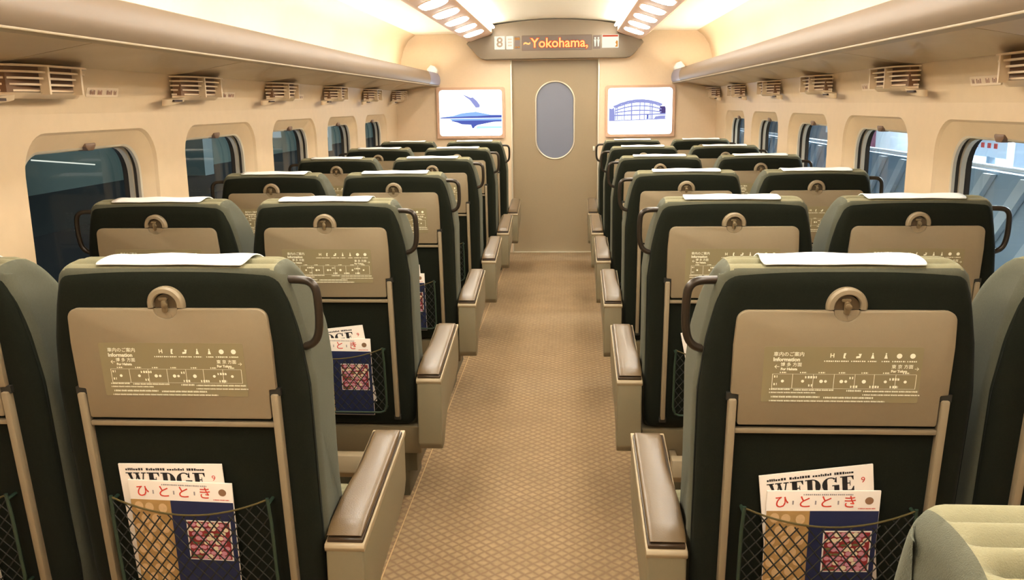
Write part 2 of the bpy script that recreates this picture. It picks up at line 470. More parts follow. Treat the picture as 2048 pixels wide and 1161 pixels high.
# ================================================================== LUGGAGE RACKS
LIPM = mat('lip_plastic', S(122, 104, 84), .45, noise=.04, nscale=20)
LIP_TINT = mat('lip_screen_tint', S(128, 132, 160), .35)  # bluish glow of the screens put into the lip's end colour
GR0, GR1 = .42, .50
def rack(s):
    t = empty('luggage_rack', (s*1.31, 3.5, 1.6))
    tag(t, 'long beige luggage rack with rounded lip over the %s windows' % ('left' if s < 0 else 'right'), 'luggage rack')
    ox, oy, oz = t.location
    def loc(mb): mb.v = [(a-ox, b-oy, c-oz) for a, b, c in mb.v]; return mb
    yb = YB-.002
    lipp = [(1.13, 1.652), (1.165, 1.65), (1.185, 1.662), (1.187, 1.715), (1.175, 1.762), (1.155, 1.772), (1.135, 1.765), (1.118, 1.735), (1.112, 1.70), (1.116, 1.668)]
    part('lip', loc(MB().prism([(s*a, b) for a, b in lipp], YA+.01, yb-.60, 'y')), LIPM, t, smooth=40)
    part('lip_tinted_end', loc(MB().prism([(s*a, b) for a, b in lipp], yb-.595, yb-.0, 'y')), LIP_TINT, t, smooth=40, label='end of the lip tinted with bluish screen glow')
    part('lip_edge', loc(MB().box(*sorted((s*1.122, s*1.185)), YA+.01, yb, 1.644, 1.651)), PALEP, t, bevel=.002, label='thin pale strip under the lip')
    # underside panels, each a soft dished plate
    for k in range(-1, 9):
        ya, yc = max(YA+.01, WINC-PITCH/2+PITCH*(k-2)+.004), min(yb, WINC-PITCH/2+PITCH*(k-1)-.004)
        if yc-ya < .1: continue
        mb = MB(); nx, ny = 12, 44; vs = []
        for top in (0, 1):
            for i in range(nx+1):
                for j in range(ny+1):
                    u, v = i/nx, j/ny
                    x = 1.18+(1.497-1.18)*u; z = 1.655-.055*u
                    d = .014*math.sin(PI*v)*math.sin(PI*u)+.022*max(0, math.sin(PI*(v*2+u-.3)))*4*u*(1-u)*math.sin(PI*v)
                    yw = (ya+(yc-ya)*v-(WINC-PITCH/2)) % PITCH
                    d += 0 if top else .020*math.exp(-((yw-(GR0+GR1*u+.10*u*u))/.026)**2)*max(0, math.sin(PI*min(1, max(0, (u-.2)/.75))))
                    vs.append((s*x, ya+(yc-ya)*v, z+d+top*.06))
        m = (nx+1)*(ny+1)
        fs = [(i*(ny+1)+j, i*(ny+1)+j+1, (i+1)*(ny+1)+j+1, (i+1)*(ny+1)+j) for i in range(nx) for j in range(ny)]
        mb.add(vs, fs+[tuple(q+m for q in f[::-1]) for f in fs])
        rim = [i*(ny+1) for i in range(nx)]+[nx*(ny+1)+j for j in range(ny)]+[i*(ny+1)+ny for i in range(nx, 0, -1)]+[j for j in range(ny, 0, -1)]
        mb.f += [(a, b, b+m, a+m) for a, b in zip(rim, rim[1:]+rim[:1])]; mb.mi += [0]*len(rim)
        part('underside_panel', loc(mb), RACK, t, smooth=40)
    # end bracket, white, on top of the lip at the end wall
    br = MB().prism([(s*1.13, 1.76), (s*1.20, 1.76), (s*1.23, 1.80), (s*1.19, 1.845), (s*1.15, 1.83), (s*1.125, 1.79)], yb-.10, yb-.01, 'y')
    part('end_bracket', loc(br), mat('white_bracket', S(245, 240, 230), .4) if s < 0 else bpy.data.materials['white_bracket'], t, bevel=.008, label='small white bracket at the end wall')
    # light tube lying behind the lip, shining up the curved wall
    tb = MB().tube([(s*1.25, YA+.3, 1.715), (s*1.25, yb-.25, 1.715)], .016, 10)
    part('tube_lamp', loc(tb), E_COVE, t, smooth=60)
    part('lamp_tray', loc(MB().box(*sorted((s*1.19, s*1.30)), YA+.05, yb, 1.683, 1.69)), RACK, t)
for s in (-1, 1): rack(s)

# ================================================================== AIR VENTS, CALL PODS, LABELS
def vent(s):
    t = empty('air_vent')
    R, n = .05, 5
    L = .46
    # frame posts and louvres; local x toward aisle is -s
    d = .085
    def outline(k):   # plan curve of louvre at height index k: from wall out and back, rounded at both ends
        return [(0, -L/2), (-s*d*.55, -L/2+.03), (-s*d*.9, -L/2+.09), (-s*d, -L/2+.16), (-s*d, L/2-.12), (-s*d*.85, L/2-.05), (-s*d*.4, L/2-.008), (0, L/2)]
    hs = [.092, .074, .056, .038, .020]
    for i, h in enumerate(hs):
        mb = MB(); pts = [Vector((a, b, h)) for a, b in outline(i)]
        sc = 1-.10*i
        pts = smoothpoly([(p.x*sc, p.y*(1-.015*i), p.z) for p in pts], 2, False)
        inner = [(p.x*.75, p.y*.985, p.z) for p in pts]
        n = len(pts); th = .006
        vs = [tuple(p) for p in pts]+inner+[(p.x, p.y, p.z-th) for p in pts]+[(a, b, c-th) for a, b, c in inner]
        fs = [(k, k+1, n+k+1, n+k) for k in range(n-1)]+[(2*n+k, 3*n+k, 3*n+k+1, 2*n+k+1) for k in range(n-1)]+[(k, 2*n+k, 2*n+k+1, k+1) for k in range(n-1)]+[(n+k, n+k+1, 3*n+k+1, 3*n+k) for k in range(n-1)]
        mb.add(vs, fs); part('louvre', mb, VENTP, t, smooth=40)
    for yy in (-.06, .12):
        x0, x1 = sorted((-s*(d*.62), -s*(d*.97)))
        part('post', MB().box(x0, x1, yy-.005, yy+.005, .006, .092), VENTP, t)
    mb = MB(); x0, x1 = sorted((0, -s*d*.40)); mb.box(x0, x1, -L/2+.03, L/2-.03, .012, .09)
    part('duct', mb, mat('duct_dark', S(124, 92, 66), .7) if 'duct_dark' not in bpy.data.materials else bpy.data.materials['duct_dark'], t, label='dark duct behind the louvres')
    bs = MB(); pts = smoothpoly([(a*.72, b*.93, 0) for a, b in outline(0)], 2, False)
    n = len(pts); bs.add([(p.x, p.y, .012) for p in pts]+[(p.x*.6, p.y, -.006) for p in pts], [(k, k+1, n+k+1, n+k) for k in range(n-1)]+[tuple(range(n-1, -1, -1)), tuple(range(n, 2*n))])
    part('base', bs, VENTP, t, smooth=40)
    # pod toward the camera side below
    pod = MB(); pr = smoothpoly([(0, .02, 0), (0, -.17, 0), (-s*.03, -.175, 0), (-s*.05, -.15, 0), (-s*.05, -.08, 0), (-s*.035, .01, 0)], 2)
    n = len(pr)
    pod.add([(p.x, p.y-.16, -.005+.012*(p.y+.175)/.2) for p in pr]+[(p.x*.8, p.y-.16, -.030+.022*(p.y+.175)/.2) for p in pr], [tuple(range(n)), tuple(range(2*n-1, n-1, -1))]+[(k, (k+1) % n, n+(k+1) % n, n+k) for k in range(n)])
    po = part('lamp_pod', pod, VENTP, t, smooth=50, label='rounded pod below the vent')
    x0, x1 = sorted((-s*.030, -s*.053))
    part('slot', MB().box(x0, x1, -.31, -.235, -.014, -.006), SLOTD, po, label='dark narrow slot')
    return t
def label_sticker(s):
    t = empty('seat_number_label')
    part('plate', MB().prism(rrect(.22, .032, .006, 3, 0, 0), -.0015, .0005, 'x'), LAB, t)
    mb = MB(); x = -.002 if s > 0 else .0022
    def glyph(cy, w, h, k):
        for i in range(k): mb.add([(x, cy-w/2+i*w/k, -h/2), (x, cy-w/2+(i+.7)*w/k, -h/2), (x, cy-w/2+(i+.7)*w/k, h/2*(1-.5*(i % 2))), (x, cy-w/2+i*w/k, h/2*(1-.5*(i % 2)))], [(0, 1, 2, 3)])
    for cy, ww in ((-.07, .035), (-.02, .03), (.045, .04), (.085, .02)): glyph(cy, ww, .016, 3)
    part('faded_marks', mb, INKG, t, fixn=False)
    return t
ORD = ['nearest', 'second', 'third', 'fourth', 'fifth', 'sixth']
SIDE = {-1: 'left', 1: 'right'}
for s in (-1, 1):
    v0 = vent(s); l0 = label_sticker(s)
    for k in range(6):
        v = v0 if k == 0 else copy_tree(v0); v.location = (s*1.512, 2.68+PITCH*k, 1.504)
        tag(v, '%s air vent from the camera, under the %s luggage rack' % (['nearest', 'second', 'third', 'fourth', 'fifth', 'farthest'][k], SIDE[s]), 'air vent', 'louvred vents under the luggage racks')
        if k < 5:
            l = l0 if k == 0 else copy_tree(l0); l.location = (s*1.5365, 3.12+PITCH*k, 1.523); l.rotation_euler = (0, math.radians(14)*-s*-1*-1, 0)
            tag(l, '%s pale seat number sticker from the camera on the upper %s wall' % (['nearest', 'second', 'third', 'fourth', 'farthest'][k], SIDE[s]), 'label', 'seat number stickers on the walls')

# ================================================================== CEILING LIGHT STRIPS
def strip(s):
    t = empty('ceiling_light_strip', (s*.71, 5, 2.09))
    tag(t, 'long ceiling strip of oval lamp lenses %s of the aisle' % SIDE[s], 'ceiling light', 'two light strips along the ceiling')
    ox, oy, oz = t.location
    def loc(mb): mb.v = [(a-ox, b-oy, c-oz) for a, b, c in mb.v]; return mb
    y0, y1 = YA+.01, 8.52
    # body cross-section
    pr = [(.93, 2.134), (.83, 2.062), (.815, 2.048), (.79, 2.046), (.60, 2.108), (.585, 2.12), (.585, 2.165), (.60, 2.19)]
    part('housing', loc(MB().prism([(s*a, b) for a, b in pr], y0, y1, 'y')), mat('strip_plastic', S(216, 178, 150), .45) if 'strip_plastic' not in bpy.data.materials else bpy.data.materials['strip_plastic'], t, smooth=35)
    # lenses across the slanted face
    a = math.atan2(2.108-2.046, .19)
    yy = 7.90
    lens_me = None; bez_me = None
    while yy > -1.3:
        if lens_me is None:
            e = rrect(.172, .31, .085, 8); n = len(e)
            mb = MB().add([(p, q, .012) for p, q in e]+[(p, q, -.004) for p, q in e]+[(p*.85, q*.85, -.012) for p, q in e]+[(0, 0, -.014)],
                          [(k, (k+1) % n, n+(k+1) % n, n+k) for k in range(n)]+[(n+k, n+(k+1) % n, 2*n+(k+1) % n, 2*n+k) for k in range(n)]+[(2*n+k, 2*n+(k+1) % n, 3*n) for k in range(n)])
            lens_me = mb.mesh('lamp_lens', E_SLOT, smooth=60)
            bb = MB().tube([(p*1.02, q*1.02, 0) for p, q in e], .006, 6, closed=True); bez_me = bb.mesh('bezel', bpy.data.materials['strip_plastic'], smooth=60)
        o = obj('lamp_lens', lens_me, t, (0, yy-oy, 2.078-oz), (0, s*a, 0)); o.location.x = s*.697-ox
        obj('bezel', bez_me, o)
        yy -= .58
    # tube on the inner side washing the ceiling arch
    part('tube_lamp', loc(MB().tube([(s*.565, y0+.2, 2.165), (s*.565, 8.40, 2.165)], .012, 8)), E_CENT, t, smooth=60)
for s in (-1, 1): strip(s)

# ================================================================== DESTINATION SIGN over the door
sg = empty('destination_sign', (0, YB-.002, 1.9))
tag(sg, 'wide beige display panel above the door showing orange lettering', 'sign')
YF = 8.53
def SL(mb): mb.v = [(a, b-(YB-.002), c-1.9) for a, b, c in mb.v]; return mb
top = [(x/10*.59, 2.19+.052*math.cos(x/10*PI/2)**.8) for x in range(10, -11, -1)]
fasc = [(-.66, 1.884), (.68, 1.884), (.715, 1.893), (.745, 1.915), (.835, 2.02), (.815, 2.046), (.595, 2.105), (.59, 2.13)]+top+[(-.59, 2.13), (-.595, 2.105), (-.815, 2.046), (-.835, 2.03), (-.73, 1.915), (-.70, 1.893)]
part('housing', SL(MB().prism(fasc, YF, YB-.002, 'y')), FASC, sg, bevel=.006)
def plate(name, x0, x1, z0, z1, m, d=.004, label=None, par=sg, r=.004, y=YF):
    return part(name, SL(MB().prism(rrect(x1-x0, z1-z0, r, 3, (x0+x1)/2, (z0+z1)/2), y-d, y+.001, 'y')), m, par, label=label)
FR = mat('sign_bezel', S(92, 74, 60), .4); LEDB = mat('led_board', S(96, 82, 74), .35)
p8 = plate('number_tile', -.567, -.468, 1.972, 2.092, E_SIGNW, label='white square tile with an 8')
mb = MB(); add_text(mb, '8', -.517, 2.032, YF-.006, .125, 'CENTER', .002)
o = part('numeral', SL(mb), mat('numeral_ink', S(128, 112, 96), .6), p8, fixn=False)
p2 = plate('smoking_tile', -.455, -.388, 1.972, 2.092, E_SIGNW, label='narrow white tile with faded pictogram')
mb = MB()
for i in range(3): add_poly(mb, [(-.44, 2.0+i*.028), (-.402, 2.0+i*.028), (-.402, 2.014+i*.028), (-.44, 2.014+i*.028)], YF-.006)
part('pictogram', SL(mb), emis('faded_orange', S(250, 225, 190), 1), p2, fixn=False)
p3 = plate('toilet_tile', -.375, -.325, 1.975, 2.09, LEDB, label='dark tile with small orange figures')
mb = MB()
for i in range(3): add_poly(mb, [(-.371+i*.0155, 2.055), (-.361+i*.0155, 2.055), (-.361+i*.0155, 2.078), (-.371+i*.0155, 2.078)], YF-.006)
for i in range(2): add_poly(mb, [(-.369+i*.024, 1.985), (-.353+i*.024, 1.985), (-.353+i*.024, 1.995), (-.369+i*.024, 1.995)], YF-.006)
part('figures', SL(mb), E_OR, p3, fixn=False)
led = plate('led_display', -.30, .345, 1.963, 2.088, LEDB, label='dark strip with orange dot-matrix word')
mb = MB(); add_text(mb, 'Yokohama,', -.222, 2.022, YF-.0052, .120, 'LEFT', .0065, .99)  # wider red copy of the word paints the glow round its letters
part('led_glow_fringe', SL(mb), E_LED_GLOW, led, fixn=False, label='red glow painted behind the letters')
mb = MB(); add_text(mb, 'Yokohama,', -.222, 2.022, YF-.006, .120, 'LEFT', .002, .99); 
add_text(mb, '~', -.292, 2.026, YF-.006, .11, 'LEFT', .003)
part('led_lettering', SL(mb), E_LED, led, fixn=False)
wc = plate('restroom_tile', .362, .43, 1.965, 2.088, LEDB, label='dark tile with two pale figures')
mb = MB()
for dx in (.381, .411):
    add_poly(mb, circ(.009, 10, dx, 2.062), YF-.006)
    add_poly(mb, [(dx-.012, 2.05), (dx+.012, 2.05), (dx+.007, 2.015), (dx+.005, 1.985), (dx-.005, 1.985), (dx-.007, 2.015)], YF-.006)
part('figures', SL(mb), E_SIGNW, wc, fixn=False)
ph = plate('telephone_tile', .445, .60, 1.972, 2.092, E_SIGNW, label='white tile with a red band and a handset mark')
mb = MB(); add_poly(mb, [(.45, 2.072), (.595, 2.072), (.595, 2.088), (.45, 2.088)], YF-.006); part('red_band', SL(mb), E_SIGNR, ph, fixn=False)
mb = MB(); add_poly(mb, [(.565, 1.98), (.592, 1.98), (.592, 2.03), (.583, 2.04), (.570, 2.02), (.580, 2.0)], YF-.006); part('handset_mark', SL(mb), E_OR, ph, fixn=False)
part('smoked_bezel', SL(MB().prism(rrect(.66, .140, .006, 3, .022, 2.026), YF-.002, YF+.0005)), FR, sg, label='dark recess round the lettering')

# ================================================================== ILLUMINATED PICTURES on the end wall
def picture(s):
    t = empty('illuminated_picture', (s*.82, YB, 1.385))
    W, H = .616, .44
    f = MB(); o_ = rrect(W+.05, H+.05, .02, 4); i_ = rrect(W, H, .03, 4)
    n = len(o_)
    vs = [(a, 0, b) for a, b in o_]+[(a, -.03, b) for a, b in o_]+[(a, -.03, b) for a, b in i_]+[(a, -.012, b) for a, b in i_]
    f.add(vs, [(k, (k+1) % n, n+(k+1) % n, n+k) for k in range(n)]+[(n+k, n+(k+1) % n, 2*n+(k+1) % n, 2*n+k) for k in range(n)]+[(2*n+k, 2*n+(k+1) % n, 3*n+(k+1) % n, 3*n+k) for k in range(n)])
    part('frame', f, mat('picture_frame', S(206, 168, 140), .4) if s < 0 else bpy.data.materials['picture_frame'], t)
    sc = part('lit_screen', MB().prism(i_, -.013, -.002, 'y'), E_SCR, t, label='glowing white back-lit sheet')
    y = -.0142
    def px(u, v): return (-W/2+u*W, H/2-v*H)
    def poly(name, pts, m, d=0): 
        mb = MB(); add_poly(mb, [px(*p) for p in pts], y-d); return part(name, mb, m, sc, fixn=False)
    if s < 0:
        poly('mountain', [(.01, .595), (.1, .58), (.22, .56), (.34, .51), (.45, .49), (.52, .485), (.58, .475), (.63, .49), (.72, .515), (.82, .545), (.99, .55), (.99, .61), (.01, .615)], E_LBL)
        poly('shoreline', [(.01, .595), (.2, .585), (.5, .57), (.6, .57), (.8, .555), (.99, .55), (.99, .61), (.01, .615)], E_BLU, .0006)
        poly('water_line', [(.15, .625), (.99, .622), (.99, .665), (.2, .665)], E_LBL, .0003)
        poly('reflection', [(.16, .665), (.99, .662), (.99, .69), (.85, .70), (.7, .74), (.6, .765), (.56, .80), (.54, .835), (.52, .835), (.5, .76), (.35, .745), (.28, .705)], E_BLU, .0008)
        poly('pale_band', [(.6, .79), (.99, .79), (.99, .84), (.58, .84)], E_CYA, .0004)
        poly('cloud_streak', [(.37, .09), (.42, .12), (.5, .17), (.535, .16), (.6, .24), (.645, .33), (.64, .38), (.58, .385), (.54, .31), (.49, .22), (.42, .15)], E_LIL, .0006)
    else:
        mb = MB()
        def seg(p, q, wd):
            a, b = Vector(px(*p)), Vector(px(*q)); d = (b-a).normalized(); nn = Vector((-d.y, d.x))*wd/2
            mb.add([(*(v[:1]), y-.0006, v[1]) for v in (a-nn, b-nn, b+nn, a+nn)], [(0, 1, 2, 3)])
        def curve(f, a, b, wd, n=14):
            for i in range(n):
                u0, u1 = a+(b-a)*i/n, a+(b-a)*(i+1)/n; seg((u0, f(u0)), (u1+.004, f(u1+.004)), wd)
        roof = lambda u: .27+.62*(u-.5)**2*1.35+.006*math.sin(u*60)
        curve(roof, .09, .84, .020); curve(lambda u: roof(u)+.035, .12, .82, .012)
        curve(lambda u: .385+.7*(u-.5)**2, .11, .83, .012); curve(lambda u: .485+.35*(u-.5)**2, .11, .83, .012); seg((.10, .59), (.90, .565), .013)
        seg((.02, .705), (.90, .67), .008)
        for u in (.12, .15, .26, .37, .5, .57, .66, .69): seg((u, roof(u)), (u, .69-.02*u), .009 if u not in (.37, .69) else .012)
        for u in (.17, .19, .22, .31, .45, .62, .76): seg((u, .59), (u, .69), .005)
        part('hall_lattice', mb, E_LIL, sc, fixn=False)
        poly('left_trees', [(.02, .43), (.06, .45), (.10, .42), (.11, .6), (.11, .70), (.02, .71)], E_LIL)
        poly('right_trees', [(.81, .40), (.89, .40), (.90, .45), (.90, .55), (.82, .57), (.80, .5)], E_PUR)
        poly('dark_block', [(.82, .60), (.90, .60), (.895, .66), (.72, .675), (.74, .62)], E_LIL, .0007)
        poly('pillar', [(.61, .575), (.635, .575), (.635, .67), (.605, .67)], E_BLU, .0007)
    return t
tag(picture(-1), 'glowing picture left of the door, blue mountain mirrored in water', 'picture')
tag(picture(1), 'glowing picture right of the door, arched lattice-fronted building', 'picture')

# ================================================================== SEATS
LEAN = .10
def yb(z): return LEAN*(1.09-z)
def wfun(z): return lerp_tab([(.3, .262), (.45, .272), (.9, .275), (1.0, .264), (1.08, .249), (1.15, .232), (1.2, .226)], z)

info = None
def info_mesh():
    mb = MB(); y = -.0006
    def X(px): return (px-342)*.00104
    def Z(py): return 1.073-(py-618)*.00107
    add_text(mb, '車内のご案内', X(215), Z(700), y, .0098, 'LEFT', .0001)
    add_text(mb, 'Information', X(215), Z(710), y, .0108, 'LEFT', .0004)
    for i, px in enumerate((322, 344, 370, 395, 419, 443, 467)):
        if i in (5, 6): add_poly(mb, circ(.0052, 14, X(px), Z(702)), y)
        elif i == 0: add_text(mb, 'H', X(px), Z(702), y, .012, 'CENTER', .0003)
        elif i == 1: add_poly(mb, [(X(px)-.002, Z(707)), (X(px)+.003, Z(707)), (X(px)+.001, Z(704)), (X(px)+.003, Z(697)), (X(px)-.001, Z(697)), (X(px)-.002, Z(702))], y)
        elif i == 2: add_poly(mb, [(X(px)-.005, Z(707)), (X(px)+.003, Z(706)), (X(px)+.005, Z(698)), (X(px)-.001, Z(698)), (X(px)+.001, Z(702)), (X(px)-.005, Z(703))], y)
        else:
            add_poly(mb, circ(.0014, 8, X(px), Z(697.5)), y)
            add_poly(mb, [(X(px)-.0032, Z(707)), (X(px)+.0032, Z(707)), (X(px)+.001, Z(699)), (X(px)-.001, Z(699))], y)
        w_ = (14, 9, 13, 8, 7, 12, 9)[i]; dashes(mb, X(px-w_), X(px+w_), Z(712.5), .0022, y, .004)
    add_text(mb, '←', X(217), Z(724), y, .013, 'LEFT'); add_text(mb, '博 多 方面', X(229), Z(720), y, .009, 'LEFT', .0001)
    add_text(mb, 'For Hakata', X(230), Z(728.5), y, .007, 'LEFT', .00035)
    add_text(mb, '東 京 方面', X(431), Z(723), y, .009, 'LEFT', .0001); add_text(mb, 'For Tokyo', X(431), Z(731.5), y, .007, 'LEFT', .00035)
    add_text(mb, '→', X(472), Z(727), y, .011, 'LEFT')
    def ln(x0, z0, x1, z1, t=.0008):
        if abs(x1-x0) > abs(z1-z0): add_poly(mb, [(x0, z0-t/2), (x1, z0-t/2), (x1, z0+t/2), (x0, z0+t/2)], y)
        else: add_poly(mb, [(x0-t/2, z0), (x0+t/2, z0), (x0+t/2, z1), (x0-t/2, z1)], y)
    for px in (216, 253, 291, 329, 367, 402, 441, 478): ln(X(px), Z(766), X(px), Z(738), .0009)
    ln(X(216), Z(738), X(478), Z(738), .0005); ln(X(216), Z(766), X(478), Z(766), .0005)
    for k, px in enumerate((235, 272, 306, 343, 384, 423, 459)):
        add_poly(mb, circ((.003, .003, .0036, .0036, .004, .003, .003)[k], 12, X(px), Z(752)), y)
        if k in (2, 3): add_poly(mb, circ(.0028, 12, X(px+8), Z(752)), y)
        dashes(mb, X(px-6), X(px+6), Z(735), .0022, y, .004)
    for a, b, c in ((219, 225, 743), (219, 225, 758), (276, 298, 744), (283, 290, 760), (357, 364, 745), (360, 374, 762), (395, 412, 762), (430, 448, 747), (432, 447, 762)):
        dashes(mb, X(a), X(b), Z(c), .004, y, .005)
    for a, b, c, h in ((212, 250, 768, .0026), (257, 330, 769, .0026), (212, 298, 774.5, .0022), (354, 382, 770, .003), (385, 484, 771, .0026), (384, 488, 778, .0022), (216, 306, 783, .003), (313, 404, 784, .003), (213, 426, 791, .0024)):
        dashes(mb, X(a), X(b), Z(c), h, y, .0032)
    return mb
def dashes(mb, x0, x1, z, h, y, wd):
    h *= 1.25
    x = x0; i = 0
    while x < x1-1e-5:
        e = min(x+wd*.72*(1 if i % 4 else .7), x1); add_poly(mb, [(x, z-h/2), (e, z-h/2), (e, z+h/2*(1 if i % 3 else .7)), (x, z+h/2)], y); x += wd; i += 1

def tilt_y(mb, off=0):
    """shear so that local y=0 lies on the leaning back face"""
    mb.v = [(a, b+yb(c)+off, c) for a, b, c in mb.v]; return mb

SHARED = {}
def smesh(key, fn):
    if key not in SHARED: SHARED[key] = fn()
    return SHARED[key]

def make_seat(h):
    """h=+1: outer (handle/console) side is +x."""
    t = empty('train_seat')
    # green body
    def body():
        prof = [(yb(.34)+.03, .34), (yb(.6)+.02, .6), (yb(.9)+.018, .9), (yb(1.05)+.016, 1.05), (.008, 1.12), (.008, 1.150), (.030, 1.1595), (.075, 1.163), (.12, 1.157), (.165, 1.128), (.20, 1.085), (.228, 1.02), (.232, .95), (.222, .84), (.225, .68), (.25, .56), (.28, .46), (.25, .36), (.15, .335)]
        def rib(y, z, u):
            if y < .02 or abs(u) > .93: return 0
            if y < yb(z)+.05 and z < 1.14: return 0
            k = min(1, (.93-abs(u))/.05); s_ = y*1.0+(1.19-z)*.9 if z > .9 else (1.19-z)*1.0+y
            return -.022*k*(1-abs(math.sin(PI*s_/.036))**.75)
        mb = cushion(prof, wfun, .034, 28, 560, rib, crown=0, drop=0)
        me = mb.mesh('backrest', [SAGE, SAGE_LIT], smooth=42)
        for p in me.polygons:
            c = p.center; wl = wfun(c.z)
            if abs(c.x) < wl*.93 and ((c.z > 1.10 and c.y > .014) or c.y > yb(c.z)+.10): p.material_index = 1
        return me
    bd = obj('backrest', smesh('body', body), t)
    # dark shell
    def shell():
        prof = [(yb(.36)+.03, .355), (yb(.36)-.0, .36), (yb(.6), .6), (yb(.9), .9), (yb(1.05), 1.05), (.001, 1.120), (.002, 1.140), (.010, 1.1475), (.028, 1.148), (.05, 1.12), (.06, 1.0), (yb(.6)+.05, .6), (yb(.36)+.06, .36)]
        def w2(z): return wfun(z)-.006
        return cushion(prof, w2, .03, 20, 90, None, crown=.002, drop=.006).mesh('back_shell', DARK, smooth=60)
    obj('back_shell', smesh('shell', shell), t)['label'] = 'dark green-black upholstered rear of the backrest'
    # white headrest cloth
    def cloth():
        prof = [(.010, 1.1560), (.036, 1.1600), (.075, 1.1645), (.123, 1.1590), (.172, 1.129), (.209, 1.082), (.236, 1.02), (.241, .95)]
        P = smoothpoly([(0, a, b) for a, b in prof], 2, False); nx = 16; vs = []; n = len(P)
        for i in range(nx+1):
            u = -1+2*i/nx
            for j, p in enumerate(P):
                wv = .0014*math.sin(u*6+j*.25)*(1 if 2 < j else .4)+.001*(1-u*u)+.0012
                wd = .148+.004*math.sin(j*.35)+.010*j/n
                nrm = Vector((0, .3, 1)) if p.z > 1.1 else Vector((0, 1, .2))
                q = p+nrm.normalized()*wv; vs.append((u*wd+.004*j/n, q.y, q.z))
        fs = [(i*n+j, i*n+j+1, (i+1)*n+j+1, (i+1)*n+j) for i in range(nx) for j in range(n-1)]
        mb = MB().add(vs, fs)
        me = mb.mesh('headrest_cover', CLOTH, smooth=70); return me
    cl = obj('headrest_cover', smesh('cloth', cloth), t); cl['label'] = 'white cloth laid over the top of the headrest'
    m = cl.modifiers.new('thick', 'SOLIDIFY'); m.thickness = .0025; m.offset = 1
    # lower dark panel inside the rails (slightly recessed border)
    def tray():
        pts = rrect(.416, .172, .02, 6, 0, .987, rs=(.001, .02, .02, .001))
        top = [p for p in pts]
        # combined outline: upper wide part, lower narrower tab, circular bite at top centre
        out = [(-.193, .838), (-.190, .834), (.190, .834), (.193, .838), (.193, .899), (.208, .901)]
        r = .022
        out += [(.208-.0+0, 1.05)]
        out = out[:-1]+[(.208, 1.0)]
        for i in range(7): a = PI/2*i/6; out.append((.205-r+r*math.cos(a), 1.073-r+r*math.sin(a)))
        for i in range(15):
            a = PI*i/14; out.append((.0245*math.cos(a), 1.073-.0215*math.sin(a)))
        for i in range(7): a = PI/2+PI/2*i/6; out.append((-.205+r+r*math.cos(a), 1.073-r+r*math.sin(a)))
        out += [(-.208, 1.0), (-.208, .901), (-.193, .899)]
        mb = MB().prism(out, -.014, .0, 'y'); tilt_y(mb, .001)
        return mb.mesh('tray_table', BEIGE, bevel=.003, seg=2)
    tr = obj('tray_table', smesh('tray', tray), t); tr['label'] = 'folded beige tray table with printed guide'
    def film():
        mb = MB().prism(rrect(.300, .116, .004, 3, .000, .943), -.0146, -.0138, 'y'); return tilt_y(mb, .001).mesh('guide_film', OLIVE)
    obj('guide_film', smesh('film', film), tr)['label'] = 'olive printed rectangle'
    def infm(): return tilt_y(info_mesh(), -.0142).mesh('printed_guide', PRINT, fixn=False)
    obj('printed_guide', smesh('info', infm), tr)['label'] = 'pale car layout diagram, icons and lettering'
    # latch ring + cup + latch
    def ring():
        mb = MB(); n = 26; ro, ri, d = .038, .0245, .011
        zc = 1.080
        A = [(-.22+ (PI+.44)*i/n) for i in range(n+1)]
        A = [max(-.17, min(PI+.17, a)) for a in A]
        vs = []
        for a in A:
            c, s_ = math.cos(a), math.sin(a)
            for (r_, yy) in ((ri, 0), (ri, -d), (ri+.002, -d-.002), (ro-.004, -d-.001), (ro, -d+.004), (ro, .004)): vs.append((r_*c, yy, zc+r_*s_))
        fs = []
        for i in range(n):
            for k in range(5): fs.append((i*6+k, i*6+k+1, (i+1)*6+k+1, (i+1)*6+k))
        fs += [tuple(range(6)), tuple(n*6+k for k in range(5, -1, -1))]
        mb.add(vs, fs); return tilt_y(mb).mesh('latch_ring', BEIGE, smooth=40)
    obj('latch_ring', smesh('ring', ring), t)['label'] = 'beige half ring round the tray latch'
    def cup():
        mb = MB().prism(circ(.0246, 16, 0, 1.077, -.1, PI+.1), -.0035, .004, 'y'); return tilt_y(mb).mesh('latch_cup', CUPM)
    cu = obj('latch_cup', smesh('cup', cup), t); cu['label'] = 'dark round recess'
    def notch():
        mb = MB().prism(circ(.0236, 16, 0, 1.0735, PI, 2*PI), -.009, .004, 'y'); mb.prism(circ(.005, 10, .006, 1.058), -.0105, -.008, 'y'); return tilt_y(mb).mesh('tray_notch', BEIGE)
    obj('tray_notch', smesh('notch', notch), t)['label'] = 'shallow half-round dip in the tray edge'
    def latch():
        mb = MB().prism(rrect(.011, .026, .005, 4, -.001, 1.078), -.013, -.003, 'y'); mb.prism(rrect(.018, .007, .003, 3, -.003, 1.093), -.010, -.003, 'y'); mb.prism(circ(.0065, 12, .001, 1.081), -.016, -.011, 'y')
        return tilt_y(mb).mesh('latch', LATCH, bevel=.0015)
    obj('latch', smesh('latch', latch), cu)['label'] = 'small glossy turning latch'
